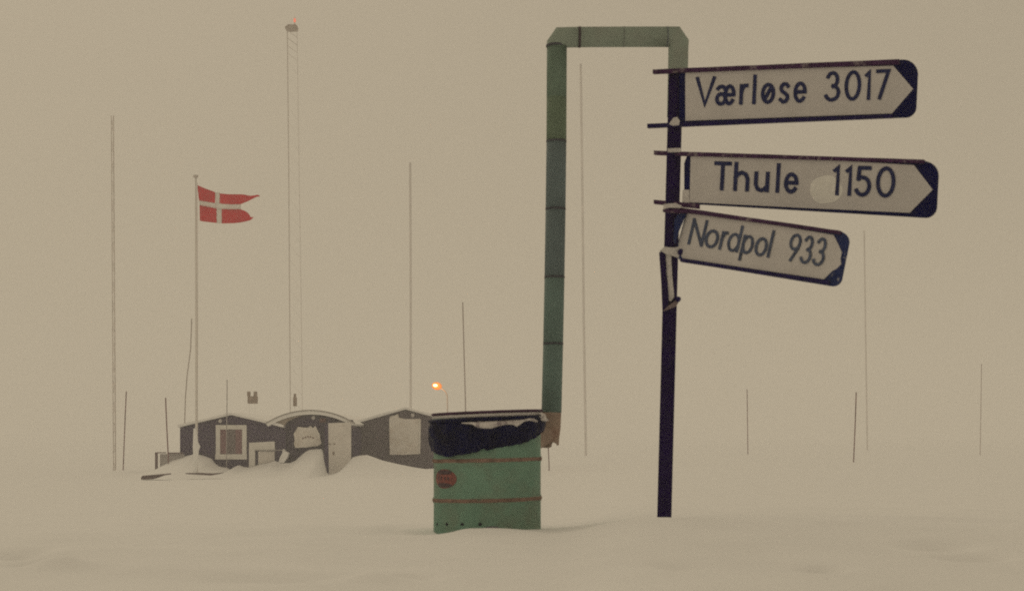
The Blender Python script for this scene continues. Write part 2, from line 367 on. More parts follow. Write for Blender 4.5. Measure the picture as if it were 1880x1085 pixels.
# board 3
p3 = Plane(P(1243, 468, 8.0), P(1262, 388, 8.0), P(1540, 522, 7.1))
b3 = plate(p3, [(1250, 480), (1242, 470), (1243, 452), (1261, 386), (1400, 405)] + corner(1537, 444, 20, 84, -4) + corner(1527, 508, 17, -12, -100), 0, .012).build("sign_board", M["navyw"], sign, label="lowest arrow board reading Nordpol 933, drooping with worn arrow corners")
plate(p3, [(1254, 474.5), (1244.5, 459), (1248, 440), (1262.5, 391), (1400, 409.5), (1531, 432), (1539, 448), (1546, 464), (1543.5, 474), (1544.5, 485), (1537, 493), (1528, 498), (1513, 513), (1400, 496.5)], .003, .003).build("face", M["face"], b3)
rail(p3, (1250, 386), (1545, 428), 8, 6, .016, .022, M["rail"], b3)
rail(p3, (1252, 478.5), (1524, 520), 6, 6.5, .014, .018, M["railn"], b3)
writing(p3, [('N', 1262.5, 1291), ('o', 1291.5, 1317), ('r', 1318.5, 1333), ('d', 1332.5, 1356), ('p', 1359, 1381), ('o', 1383, 1406.5), ('l', 1406.5, 1415),
               ('9', 1442.5, 1464.5), ('3', 1467.5, 1488), ('3', 1490.5, 1512)], 7, lambda x: 450 + .166 * (x - 1266), .235, 48.5, 52, 2.75, .0055, M["inkf"], b3, 1266, 1500)
# clamps, bolts and caught snow on the post
def fl(pix, D, th, name, m, parent=sign): return MB().pprism(pix, D, th).build(name, m, parent)
fl([(1239, 402), (1245, 393), (1262, 389), (1247, 424), (1240, 448), (1237, 440)], 7.985, .02, "bracket", M["navyw"])
fl([(1211, 463), (1221.5, 461), (1223.5, 500), (1228, 545), (1226, 566), (1217, 569), (1215, 520)], 7.99, .03, "strap", M["post"])
fl([(1221.8, 466), (1232, 464), (1234, 505), (1238, 545), (1232, 553), (1228.3, 552), (1225, 505)], 8.0, .03, "snow_streak", M["rime"])
fl([(1212, 460), (1220, 453), (1236, 455), (1256, 452), (1262, 462), (1257, 476), (1246, 473), (1238, 470), (1222, 466)], 7.985, .03, "clamp", M["rime"])
fl([(1217, 571), (1226, 562), (1238, 553), (1245, 546), (1247, 553), (1242, 562), (1230, 567)], 7.985, .03, "clamp", mat("clamp_rimed", (.20, .16, .17), .9, .3, 60, .1))
def bolt(px, py, D, r, m=M["railn"]):
    q = P(px, py, D); MB().tube([q, q + Vector((0, .03, 0))], r, 10).build("bolt", m, sign)
bolt(1250, 462.5, 7.965, .016); bolt(1245.5, 549, 7.965, .014)
fl([(1229, 227), (1236, 217), (1243, 215), (1248, 222), (1247, 229), (1236, 230)], 7.955, .02, "snow_lump", M["rime"])
fl([(1226, 273), (1250, 272), (1250, 279), (1227, 279)], 7.985, .02, "snow_lump", M["rime"])
fl([(1219, 375), (1240, 373), (1252, 378), (1248, 382), (1230, 381), (1218, 384)], 7.95, .02, "snow_lump", M["rime"])
fl([(1217, 385), (1240, 383), (1262, 386), (1268, 391), (1240, 391), (1218, 389)], 7.96, .02, "clamp", M["rail"])

# ------------------------------------------------------------------ oil drum
DD = 8.42; DR = .2955; dx = (894.5 - CX) / F * DD; tilt = math.radians(-1.2)
ztop = EYE + (HY - 770) / F * DD; zlow = 1.0
drum = thing("oil_drum", "green oil drum with rusty hoops and an oval red sticker, sunk in the snow", "oil drum", (dx, DD, zlow))
def rev(prof, n=72, fr=None, a0=0, a1=360, closed=True):
    mb = MB(); k = len(prof); steps = n if closed else n + 1
    for i in range(steps):
        a = math.radians(a0 + (a1 - a0) * i / n)
        for j, (r, z) in enumerate(prof):
            if fr: r, z = fr(a, r, z)
            mb.v.append(Vector((dx + r * math.sin(a), DD - r * math.cos(a), z)))
    for i in range(n):
        i2 = (i + 1) % steps
        for j in range(k - 1): mb.f.append((i * k + j, i2 * k + j, i2 * k + j + 1, i * k + j + 1))
    return mb
def tlt(a, r, z): return (r, z + math.sin(a) * r * math.sin(-tilt))
zh = [EYE + (HY - y) / F * (DD - DR) for y in (845, 919)]
prof = [(DR, zlow - .15)]
prof += [(DR, zlow), (DR + .001, zlow + .02)]
for zc in sorted(zh):
    prof += [(DR, zc - .02), (DR + .004, zc - .011), (DR + .004, zc + .011), (DR, zc + .02)]
prof += [(DR, ztop - .01), (DR + .008, ztop - .005), (DR + .008, ztop + .008), (DR - .005, ztop + .008), (DR - .012, ztop - .02), (.0, ztop - .02)]
rev(prof, fr=tlt).build("body", M["green"], drum, True)
for zc in zh:
    rev([(DR + .0043, zc - .0105), (DR + .0065, zc - .006), (DR + .0075, zc), (DR + .0065, zc + .006), (DR + .0043, zc + .0105)], n=96,
        fr=lambda a, r, z: (r + .0015 * noise.noise(Vector((a * 6, z, 0))), tlt(a, r, z)[1] + .0018 * noise.noise(Vector((a * 5, z, 3))))).build("hoop", M["rust"], drum, True)
def cyl(a, z, off): return Vector((dx + (DR + off) * math.sin(a), DD - (DR + off) * math.cos(a), z))
def cpatch(ac, zc, ra, rz, off, name, m, shape=None, parent=drum, nr=4, n=28):
    mb = MB(); mb.v.append(cyl(ac, zc, off))
    for j in range(1, nr + 1):
        for i in range(n):
            t = 2 * math.pi * i / n; u, v = math.cos(t) * j / nr, math.sin(t) * j / nr
            if shape: u, v = shape(u, v)
            mb.v.append(cyl(ac + u * ra, zc + v * rz, off))
    for i in range(n): mb.f.append((0, 1 + i, 1 + (i + 1) % n))
    for j in range(nr - 1):
        for i in range(n):
            a = 1 + j * n + i; b = 1 + j * n + (i + 1) % n; mb.f.append((a, a + n, b + n, b))
    return mb.build(name, m, parent)
ac = math.radians(-51); zc = EYE + (HY - 878.5) / F * (DD - .18)
st = cpatch(ac, zc, math.radians(18.5), .052, .0012, "sticker", M["decal"])
for s in (1, -1):
    cpatch(ac, zc + s * .035, math.radians(12.5), .0125, .0022, "band", M["decald"], lambda u, v, s=s: (u, v), parent=st)
for i, u in enumerate((-.55, -.25, .08, .38)):
    cpatch(ac + math.radians(18.5 * u), zc + .002, math.radians(2.1), .010, .0022, "mark", M["decald"], lambda a, b: (max(-.6, min(.6, a)), b), parent=st, nr=2, n=10)
for px in (805, 823.5, 851.5, 883.5):
    a = math.asin((px - 894.5) / F * DD / DR); cpatch(a, EYE + (HY - 962) / F * (DD - DR * math.cos(a)), .034, .0085, .0015, "vent_hole", M["hole"], nr=2, n=14)
a = math.asin((905 - 894.5) / F * DD / DR)
cpatch(a, EYE + (HY - 967.5) / F * (DD - DR), .13, .0045, .0015, "stain", mat("purple_stain", (.14, .13, .16), .8, .3, 30), nr=2)

# black plastic bag lining the drum
BR = .322
def bagr(a, z):
    nz = noise.noise(Vector((math.sin(a) * 2.2, math.cos(a) * 2.2, z * 9))); n2 = noise.noise(Vector((math.sin(a) * 7, math.cos(a) * 7, z * 24)))
    return .014 * nz + .009 * n2 + .004 * noise.noise(Vector((math.sin(a) * 16, math.cos(a) * 16, z * 50)))
def zpx(y, D=DD - .3): return EYE + (HY - y) / F * D
def lowpx(a):                      # picture height of the bag's lower edge round the drum
    s = math.sin(a)
    tab = [(-1.0, 829), (-.85, 836), (-.6, 838.5), (-.4, 834), (-.15, 829), (-.06, 823), (.0, 827), (.12, 824), (.4, 819), (.6, 815), (.75, 809), (.9, 801), (1, 792)]
    return lerp_tab(tab, s) if math.cos(a) > 0 else lerp_tab([(-1, 829), (1, 792)], s)
mb = MB(); NAa, NZ = 260, 34
for i in range(NAa):
    a = 2 * math.pi * i / NAa; zt = zpx(770 - math.sin(a) * 4.5); zb = zpx(lowpx(a)) + .006 * noise.noise(Vector((math.sin(a) * 11, math.cos(a) * 11, 0))) + .004 * noise.noise(Vector((math.sin(a) * 30, math.cos(a) * 30, 0)))
    for j in range(NZ + 1):
        t = j / NZ; z = zt + (zb - zt) * t; bul = math.sin(math.pi * min(1, t * 1.08)) ** .6 if t < .93 else .55 * (1 - (t - .93) / .07)
        r = DR + .012 + (BR - DR - .012) * max(0, bul) + bagr(a, z)
        if t < .02: r = DR + .004
        mb.v.append(Vector((dx + r * math.sin(a), DD - r * math.cos(a), z)))
for i in range(NAa):
    for j in range(NZ): p = i * (NZ + 1) + j; q = ((i + 1) % NAa) * (NZ + 1) + j; mb.f.append((p, p + 1, q + 1, q))
bag = thing("plastic_bag", "black plastic bag folded over the rim of the green drum with snow in its creases", "bag", (dx, DD, ztop))
mb.build("skirt", M["bag"], bag, True)
def ring(y0, y1, r0, m, name, roll=.006, a0=0, a1=360, wob=.5):
    closed = (a1 - a0) == 360
    def frr(a, r, z):
        return (r + .003 * noise.noise(Vector((math.sin(a) * 4, math.cos(a) * 4, z * 3))), z + math.sin(a) * .0115 + .0014 * wob * noise.noise(Vector((math.sin(a) * 9, math.cos(a) * 9, 2))))
    za, zb = zpx(y0), zpx(y1); pr_ = [(r0 - .02, za), (r0 - .004, za)]
    for k in range(7):
        t = k / 6; pr_.append((r0 + roll * math.sin(math.pi * t), za + (zb - za) * t))
    pr_.append((r0 - .02, zb)); return rev(pr_, n=120 if closed else 60, fr=frr, a0=a0, a1=a1, closed=closed).build(name, m, bag, True)
ring(765.5, 772.5, BR - .004, M["bag"], "fold", .008)
ring(758.8, 765.3, BR - .022, M["rime"], "snow_ring", .004, -86, 100)
ring(758.6, 765.4, BR - .034, M["bag"], "fold", .004)
ring(753.5, 758.6, BR - .020, M["bagrim"], "rim_roll", .006)
# closed top of the bag sagging into the drum
tp = MB(); tp.v.append(Vector((dx, DD, ztop - .06))); n = 48
for j, (r, z) in enumerate([(.12, -.05), (.22, -.02), (.272, .0), (BR - .044, zpx(757) - ztop)]):
    for i in range(n):
        a = 2 * math.pi * i / n; tp.v.append(Vector((dx + r * math.sin(a), DD - r * math.cos(a), ztop + z + (math.sin(a) * .0115 if j == 3 else 0) + .01 * noise.noise(Vector((a, j, 1))))))
for i in range(n): tp.f.append((0, 1 + i, 1 + (i + 1) % n))
for j in range(3):
    for i in range(n): p = 1 + j * n + i; q = 1 + j * n + (i + 1) % n; tp.f.append((p, p + n, q + n, q))
tp.build("top_sheet", M["bag"], bag, True)
# snow caught on the front of the bag
def bagsnow(topl, botl, name="snow_patch", m=M["rime"], thick=.012):
    mb = MB(); x0, x1 = topl[0][0], topl[-1][0]; NX, NY = 60, 6
    for i in range(NX + 1):
        px = x0 + (x1 - x0) * i / NX; ya, yb = lerp_tab(topl, px), lerp_tab(botl, px); sa = max(-.995, min(.995, (px - 894.5) / F * (DD - .1) / (BR + .002)))
        a = math.asin(sa)
        for j in range(NY + 1):
            t = j / NY; y = ya + (yb - ya) * t; z = zpx(y, DD - BR * math.cos(a)); r = BR + .006 + thick * math.sin(math.pi * t) + max(0, bagr(a, z)) * .8 - (.012 if j in (0, NY) else 0)
            mb.v.append(Vector((dx + r * math.sin(a), DD - r * math.cos(a), z)))
    for i in range(NX):
        for j in range(NY): p = i * (NY + 1) + j; q = p + NY + 1; mb.f.append((p, p + 1, q + 1, q))
    return mb.build(name, m, bag, True)
msp = mat("caught_snow", (.66, .63, .62), .9, .15, 40, .1, col2=(.30, .26, .28), mixscale=26, lo=.50, hi=.62)
bagsnow([(852, 775.5), (880, 773.5), (930, 772), (960, 769.5), (975, 767), (982, 772)], [(852, 777.5), (870, 779), (876, 784), (888, 787), (905, 787), (915, 783), (930, 779.5), (942, 779.5), (950, 784), (960, 775), (972, 771.5), (982, 775)], m=msp)
bagsnow([(990, 759), (997, 758), (1003, 768)], [(990, 764), (997, 772), (1003, 774)], m=msp, thick=.008)

# ------------------------------------------------------------------ vent pipe
DP = 8.95; R = 18.4 / F * DP
pipe = thing("vent_pipe", "tall hooked green vent pipe in sections with a rusty lower elbow behind the drum", "pipe", P(1012, 800, DP))
def sect(name, pts, m, r=R, n=28, sm_=True, parent=pipe): return MB().tube([P(x, y, DP) for x, y in pts], r, n).build(name, m, parent, sm_)
def cxl(y): return lerp_tab([(82, 1022.3), (260, 1021.5), (384, 1020), (509, 1018), (631, 1015.5), (757, 1012.5)], y)
cuts = [(86, 180, "pgreen"), (180, 260, "polive"), (260, 384, "pteal"), (384, 509, "pteal"), (509, 631, "pteal2"), (631, 757, "pteal2")]
for a, b, k in cuts: sect("pipe_section", [(cxl(b), b), (cxl((a + b) / 2), (a + b) / 2), (cxl(a), a)], M[k])
for y in (260, 384, 509, 631): sect("seam", [(cxl(y), y + 1.6), (cxl(y), y - 1.6)], M["seam"], R * 1.025)
sect("seam", [(cxl(86) - 1, 87), (cxl(86) - 1, 83)], M["seam"], R * 1.03)
# mitred elbows: swept through two bends so the outer corner reads as a chamfer
def mitre(pts, m, name, rad=R, n=28):
    v = [P(x, y, DP) for x, y in pts]; mb = MB()
    for i, p in enumerate(v):
        d1 = (p - v[i - 1]).normalized() if i else (v[1] - p).normalized(); d2 = (v[i + 1] - p).normalized() if i < len(v) - 1 else d1
        d = (d1 + d2).normalized(); nn = Vector((0, 1, 0)); e = d.cross(nn).normalized(); k = 1 / max(.5, d.dot(d1))
        for q in range(n):
            a = 2 * math.pi * q / n; mb.v.append(p + rad * (math.cos(a) * e * k + math.sin(a) * nn))
    for i in range(len(v) - 1):
        for q in range(n): a = i * n + q; b = i * n + (q + 1) % n; mb.f.append((a, b, b + n, a + n))
    mb.f.append(tuple(range(n))); mb.f.append(tuple(range((len(v) - 1) * n, len(v) * n)))
    o = mb.build(name, m, pipe, True); return o
mitre([(1022.3, 86), (1022.3, 82), (1031, 69.5), (1064, 68.8)], M["ptop"], "elbow")
mitre([(1064.3, 68.8), (1145, 68.3), (1225, 68.3)], M["ptop"], "pipe_section")
mitre([(1225.3, 68.3), (1238, 68.3), (1246, 80), (1245.5, 88), (1243, 215)], M["ptop"], "elbow")
def vring(px, py, w, name="seam", m=M["seam"], k=1.025):
    return MB().tube([P(px - w, py, DP), P(px + w, py, DP)], R * k, 28).build(name, m, pipe, True)
vring(1064, 68.8, 2.2, m=mat("seam_shadowed", (.06, .045, .055), .6, .2), k=1.05); vring(1145, 68.3, 1.0, m=mat("seam_faint", (.19, .215, .20), .6, .1), k=1.02); vring(1225, 68.3, 1.3, m=mat("seam_blue", (.14, .165, .18), .6, .1), k=1.02)  # first ring is the crease, with its shadow put into the dark colour
# rusty elbow with a ragged lower edge, turning in behind the drum
mb = MB(); n = 40; rows = [(757, 1.0), (770, 1.02), (785, 1.03), (797, 1.0), (806, .96)]
for j, (y, k) in enumerate(rows):
    for q in range(n):
        a = 2 * math.pi * q / n; c, s = math.cos(a), math.sin(a); yy = y
        if j == 4: yy = lerp_tab([(-1, 821), (-.2, 822), (.15, 821), (.3, 812), (.65, 813), (.82, 818), (.95, 817), (1, 800)], c)
        if j == 3: yy = 797
        p = P(1011.5 + 18.9 * k * c - (y - 757) * .06, yy, DP); p.y = DP + s * R * k; mb.v.append(p)
for j in range(4):
    for q in range(n): a = j * n + q; b = j * n + (q + 1) % n; mb.f.append((a, b, b + n, a + n))
mb.build("rusty_boot", M["prust"], pipe, True)
MB().tube([P(1008, 792, DP), P(990, 806, DP - .1), P(960, 815, DP - .25), P(950, 816, DP - .32)], [R * .9, R * .9, R * .88, R * .85], 20).build("outlet_elbow", M["prust"], pipe, True)

# ------------------------------------------------------------------ buildings
MP = 62 / F
def window(parent, px0, px1, py0, py1, D, fw, panem, framem, curtains=None):
    f = MB().pbox(px0, px1, py0, py0 + fw, D - .10, .09).pbox(px0 - 1, px1 + .5, py1 - fw - 1.5, py1, D - .102, .092).pbox(px0 + .1, px0 + fw, py0 + fw, py1 - fw - 1.5, D - .098, .088).pbox(px1 - fw, px1 - .1, py0 + fw, py1 - fw - 1.5, D - .098, .088)
    fo = f.build("window", framem, parent)
    MB().pbox(px0 + fw, px1 - fw, py0 + fw, py1 - fw - 1.5, D - .05, .03).build("pane", panem, fo)
    if curtains:
        w_ = (px1 - px0 - 2 * fw) * curtains
        MB().pbox(px0 + fw + .3, px0 + fw + w_, py0 + fw + .3, py1 - fw - 2, D - .07, .015).pbox(px1 - fw - w_, px1 - fw - .3, py0 + fw + .3, py1 - fw - 2, D - .07, .015).build("curtain", M["curtain"], fo)
    return fo
def roof_slabs(parent, L, A, Rr, D, dep, th=4.5, over=.25, m=M["snow"]):
    """snow-loaded gable roof: two thick slabs over the gable line L-A-R"""
    for a, b, e in ((L, A, -1), (A, Rr, 1)):
        p0, p1 = P(a[0], a[1], D), P(b[0], b[1], D); up = Vector((0, 0, th * D / F))
        n = 14; lo, hi = [], []
        for i in range(n + 1):
            t = i / n; q = p0.lerp(p1, t); lo.append(q); hi.append(q + up * (1 + .35 * noise.noise(Vector((q.x * 1.1, 3, e)))))
        frn = [q + Vector((0, -over, 0)) for q in lo + hi[::-1]]
        MB().prism(frn, [q + Vector((0, dep + over, 0)) for q in frn]).build("roof", m, parent)

h1 = thing("wooden_hut", "dark gabled hut with a white-framed curtained window, left of the arched entrance", "hut", P(426, 872, 62))
MB().pprism([(330.5, 785), (426, 762.5), (515, 782.5), (525, 795), (525, 890), (330.5, 890)], 62, 16).build("wall", M["wall"], h1)
roof_slabs(h1, (328, 784.5), (426, 761.5), (522, 784.5), 62, 16)
window(h1, 396, 452.5, 780, 843, 62, 8, M["pane"], M["trim"], .30)
# half-buried doorway
dw = MB().pprism([(457, 812.5), (504, 810), (504, 825.5), (468, 825.5), (468, 860), (457, 860)], 61.85, .14).build("doorway", M["trim"], h1)
MB().pbox(474, 504, 828, 858, 61.9, .08).build("door_panel", M["door"], dw)
MB().tube([P(467, 826.3, 61.8), P(520, 826.3, 61.8)], .018, 8).build("bar", M["woodp"], dw)
q = P(404, 772.5, 61.9); MB().tube([q, q + Vector((0, .1, 0))], .075, 12).build("wall_lamp", M["rime"], h1)
# roof cowls standing on thin stays towards the rear of the roofs
D2 = 76
def vent(parent, parts, stays, zb):
    mb = MB()
    for (a, b, c, d) in parts: mb.pbox(a, b, c, d, D2, (b - a) / F * D2)
    v = mb.build("roof_vent", M["vent"], parent); ms = MB()
    for px, py in stays:
        q = P(px, py, D2 + .1); ms.tube([q, Vector((q.x, q.y, zb))], .012, 6)
    ms.build("stay", M["snow"], v)
vent(h1, [(453.5, 459, 718.5, 727), (465.5, 471.5, 718.5, 727), (454.5, 470.8, 727, 740.5)], [(458, 740), (468, 740)], 2.0)

hall = thing("entrance_hall", "dark entrance hall under a low arched snow-covered roof between the two huts", "building", P(568, 872, 62.3))
def arcpx(R_, w, n=28, cx=569, top=752, x0=488, x1=650):
    o = []
    for i in range(n + 1):
        x = x0 + (x1 - x0) * i / n; y = top + R_ - math.sqrt(max(0, R_ * R_ - (x - cx) ** 2)); o.append((x, y))
    return o
HD = 61.9
outer = arcpx(149, 0); inner = arcpx(140, 0, x0=522, x1=646, cx=572, top=762.3)
MB().pprism([(518, 779)] + [p for p in inner if 522 <= p[0] <= 646] + [(647, 785), (647, 890), (518, 890)], HD + .35, 15).build("wall", M["wall"], hall)
band_in = arcpx(150, 0, x0=492, x1=646, cx=570, top=760.5)
MB().pprism([(x, y + 1.6) for x, y in outer] + band_in[::-1], HD - .25, 15.6).build("roof", M["snow"], hall)
MB().pprism(outer + [(x, y + 1.7) for x, y in outer][::-1], HD - .3, .5).build("roof_edge", mat("roof_edge", (.30, .28, .27), .7, .2), hall)
MB().pprism([(500, 777), (520, 770), (545, 763.5), (553, 763), (540, 767), (526, 774), (522, 781), (512, 783)], HD - .1, .3).build("soffit", mat("soffit_frosted", (.36, .31, .27), .8, .15, 3), hall)
MB().pprism([(622, 770.5), (647, 770.5), (649.5, 786), (647, 790), (644.5, 775), (622, 774.5)], HD - .15, .3).build("gutter", M["wall2"], hall)
# snowed-up name board
bd = [(543, 790), (547, 783), (558, 785), (566, 784.5), (570, 781.5), (574, 786), (579, 781.5), (582, 788), (587, 797), (588, 806), (590, 814), (583, 818.5), (572, 819.5), (562, 821), (542, 822), (539.5, 815), (541, 808), (539, 796)]
bo = MB().pprism(bd, HD + .15, .12).build("name_board", M["boardsn"], hall)
for x, y, w_, h_ in ((556.5, 804, 2.6, 2.2), (561, 802.3, 2.4, 2.2), (565.5, 801.6, 2.2, 2.8), (569.8, 801.8, 2.4, 2.4), (574.5, 803.6, 2.2, 2.6)):
    MB().pbox(x - w_ / 2, x + w_ / 2, y - h_ / 2, y + h_ / 2, HD + .135, .012).build("mark", M["redp"], bo)
q = P(575, 766.8, HD + .2); MB().tube([q, q + Vector((0, .12, 0))], .075, 12).build("wall_lamp", M["rime"], hall)
MB().pbox(587, 598, 768, 775, HD + .25, .08).build("reddish_plate", M["redp"], hall)
# open pale door with dark edge
dr = MB().pprism([(602.5, 776.5), (644.5, 775), (644.5, 862), (604, 878)], HD - .35, .07).build("door", M["door"], hall)
MB().pprism([(596.5, 778), (602.3, 776.5), (603.8, 880), (598.5, 874), (594, 850), (596, 825)], HD - .34, .08).build("door_edge", M["wall"], hall)
MB().pbox(610.5, 613.5, 829, 835, HD - .385, .03).build("handle", M["vent"], dr)
MB().pbox(604, 607, 814, 816, HD - .375, .02).build("rust_spot", M["vent"], dr)
MB().pbox(612, 615.5, 813.5, 815.5, HD - .375, .02).build("rust_spot", M["vent"], dr)
vent(hall, [(539.3, 543.2, 722.5, 729), (538, 544.3, 729, 745.5)], [(541, 745)], 2.2)
# clump of snow blown against the wall
MB().pprism([(519.5, 824), (524, 829), (530, 831), (527, 840), (521, 849), (511, 849), (514, 839), (518, 832)], HD - .3, .4).build("snow_clump", M["snow"], hall)

h2 = thing("wooden_hut", "grey-brown gabled hut with a snow-plastered square window, partly behind the green drum", "hut", P(745, 872, 66))
MB().pprism([(644, 780), (660, 774), (745, 752.5), (846, 778), (846, 890), (644, 890)], 66, 14).build("wall", M["wall2"], h2)
roof_slabs(h2, (646, 779.5), (745, 751.5), (849, 779.5), 66, 14)
wf = MB().pprism([(714.5, 769), (717, 764), (724, 762.5), (731, 759.5), (732, 766.5), (745, 769), (772.5, 768.5), (771.5, 833), (742, 834.5), (715.5, 834.5)], 65.88, .12).build("window", M["boardsn"], h2, label="square window completely plastered with snow")
MB().pbox(768.5, 771, 771, 832, 65.86, .03).build("frame", M["trim"], wf)
q = P(757.5, 762, 65.9); MB().tube([q, q + Vector((0, .12, 0))], .085, 12).build("wall_lamp", M["rime"], h2)

# low board windbreak left of the hut
fb = thing("board_fence", "low half-buried fence of frosted boards with a dark post, left of the gabled hut", "fence", P(310, 870, 61.2))
MB().pbox(284.5, 289, 830, 872, 61.1, .1).build("post", M["wood"], fb)
MB().pbox(289, 304, 829.7, 831.5, 61.1, .08).pbox(308, 336, 830.3, 832.8, 61.1, .08).build("top_rail", M["wood"], fb)
MB().pbox(293.5, 308, 833, 872, 61.2, .05).pbox(308.6, 322, 833, 872, 61.2, .05).pbox(322.6, 338, 833, 872, 61.2, .05).build("panel", M["woodp"], fb)
# planks lying at the foot of the flagpole
q = P(283, 875, 54.6); o = MB().pprism([(259, 876.5), (261, 873), (285, 871), (308, 869), (309, 871), (296, 873), (287, 876.5), (277, 879.5), (259, 880)], 54.6, .5).build("plank", M["wood"]); recenter(o, (q.x, 54.6, q.z)); tag(o, "thick dark plank sticking out of the snow at the far left of the huts", "plank")
q = P(370, 870, 55.2); o = MB().pprism([(340, 868.4), (362, 868), (385, 869.2), (407, 867.6), (404, 869), (386, 872.5), (364, 871), (341, 869.8)], 55.2, .5).build("plank", M["wood"]); recenter(o, (q.x, 55.2, q.z)); tag(o, "thin dark plank in the snow at the foot of the flagpole", "plank")

# ------------------------------------------------------------------ poles and masts
def pole(name, pix, D, wpx, m, label, cat, group=None, taper=1.0, n=8):
    x, y = pix[-1]; q = P(x, y, D); z = gz(q.x, D)
    pts = [P(a, b, D) for a, b in pix]
    if z - .4 < pts[-1].z: pts.append(Vector((pts[-1].x, D, z - .4)))
    r0 = wpx / 2 / F * D; rad = [r0 * taper + (r0 - r0 * taper) * i / (len(pts) - 1) for i in range(len(pts))]
    o = MB().tube(pts, rad, n).build(name, m, None, True); loc = (pts[-1].x, D, z); recenter(o, loc); return tag(o, label, cat, group)
GM = "thin marker poles sticking out of the snow"
pole("marker_pole", [(232, 718), (230, 760), (226, 866)], 68, 2.0, M["polebr"], "thin brown marker pole leaning just right of the far-left mast", "marker pole", GM)
pole("marker_pole", [(304, 730), (306, 780), (309, 840)], 60.6, 2.3, M["polebr"], "brown marker pole rising out of the low board fence", "marker pole", GM)
pole("marker_pole", [(1371.5, 714), (1372.5, 780), (1373, 833)], 92, 1.5, M["polebr"], "thin marker pole midway between the signpost and the reddest-topped pole", "marker pole", GM)
pole("marker_pole", [(1572, 720), (1570, 780), (1567, 850)], 71, 2.2, M["polebr"], "darkest marker pole on the right plain, leaning beside the faint tall mast", "marker pole", GM)
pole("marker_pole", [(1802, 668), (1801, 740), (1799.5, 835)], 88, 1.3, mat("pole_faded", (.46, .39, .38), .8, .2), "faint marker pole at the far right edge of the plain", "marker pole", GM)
pole("marker_pole", [(1005.5, 800), (1007, 830), (1008, 851)], 70, 1.8, M["polebr"], "short rusty marker pole seen under the vent pipe beside the drum", "marker pole", GM)
pole("antenna_mast", [(352, 585), (350, 640), (343.5, 690), (340.5, 730), (338.5, 790)], 86, 2.0, mat("pole_dull", (.42, .37, .35), .8, .2), "bent thin pole behind the left hut, left of the flagpole", "pole")
pole("antenna_mast", [(849.5, 555), (852, 650), (854.5, 735), (855, 780)], 88, 2.2, mat("pole_dull", (.40, .34, .33), .8, .2), "thin slightly bent pole behind the drum, right of the street lamp", "pole")
pole("antenna_mast", [(1066, 118), (1069, 330), (1072, 600), (1075.5, 822)], 112, 4.6, M["mastp"], "tall faint mast just right of the vent pipe", "mast")
pole("antenna_mast", [(1586.5, 423), (1589, 600), (1592.5, 826)], 125, 3.0, M["mastp"], "tall very faint mast behind the darkest marker pole on the right", "mast")
pole("antenna_mast", [(753, 299), (754, 500), (754, 790)], 105, 4.4, M["mastp"], "tall faint mast behind the right hut's gable", "mast")
o = pole("whip_antenna", [(417, 697), (416.8, 740), (416, 795)], 61.6, 1.7, M["woodp"], "slender pale antenna rising above the curtained window of the left hut", "antenna")
def lattice(name, x_top, y_top, x_bot, D, wm, m, label):
    """slim triangular lattice mast: three legs and zigzag braces"""
    pt = P(x_top, y_top, D); pb = P(x_bot, 870, D); z0 = gz(pb.x, D) - .3; root = thing(name, label, "mast", (pb.x, D, z0 + .3))
    offs = [Vector((wm * math.cos(a), wm * math.sin(a), 0)) * .577 for a in (math.radians(200), math.radians(320), math.radians(80))]
    n = int((pt.z - z0) / .9); c = lambda i: Vector((pb.x + (pt.x - pb.x) * i / n, D, z0 + (pt.z - z0) * i / n))
    for k in range(3): MB().tube([c(0) + offs[k], c(n) + offs[k]], .021 if D < 100 else .045, 6).build("leg", m, root)
    br = MB()
    for i in range(n):
        for k in range(3): br.tube([c(i) + offs[k], c(i + 1) + offs[(k + 1) % 3]], .005 if D < 100 else .022, 4, False)
    br.build("bracing", m, root); return root, c(n), offs
lattice("lattice_mast", 207, 213, 211, 70, .11, mat("mast_dull", (.66, .61, .58), .7, .2), "tall slim lattice mast at the far left of the plain")
# radio mast with platform and red obstruction light
DM = 140
rm = thing("radio_mast", "tallest mast behind the huts with a small platform and a red light on top", "mast", P(533.5, 830, DM))
MB().tube([P(527.5, 55, DM), P(530, 300, DM), P(533.5, 832, DM)], [.05, .05, .05], 8).build("leg", M["mastg"], rm)
MB().tube([P(545.5, 55, DM), P(549, 300, DM), P(553, 560, DM), P(556, 832, DM)], .035, 6).build("leg", M["mastp"], rm)
mb = MB(); y = 56
while y < 820:
    a = lerp_tab([(55, 527.5), (300, 530), (832, 533.5)], y); b = lerp_tab([(55, 545.5), (300, 549), (560, 553), (832, 556)], y)
    mb.tube([P(a, y, DM), P(b, y + (14 if y < 110 else 26), DM)], .010 if y > 110 else .035, 4, False); y += 14 if y < 110 else 28
mb.build("bracing", M["mastp"], rm)
mb = MB(); mb.pprism([(523, 50), (528, 45.5), (543, 45), (545.5, 48), (545, 54.5), (529, 55.5), (524, 54)], DM - .4, .8); mb.build("platform", M["vent"], rm)
MB().tube([P(540.5, 46, DM), P(541.3, 32, DM)], .04, 6).build("spike", M["mastg"], rm)
MB().tube([P(541, 41, DM - .1), P(541, 35, DM - .1)], .10, 10).build("beacon", M["beacon"], rm)

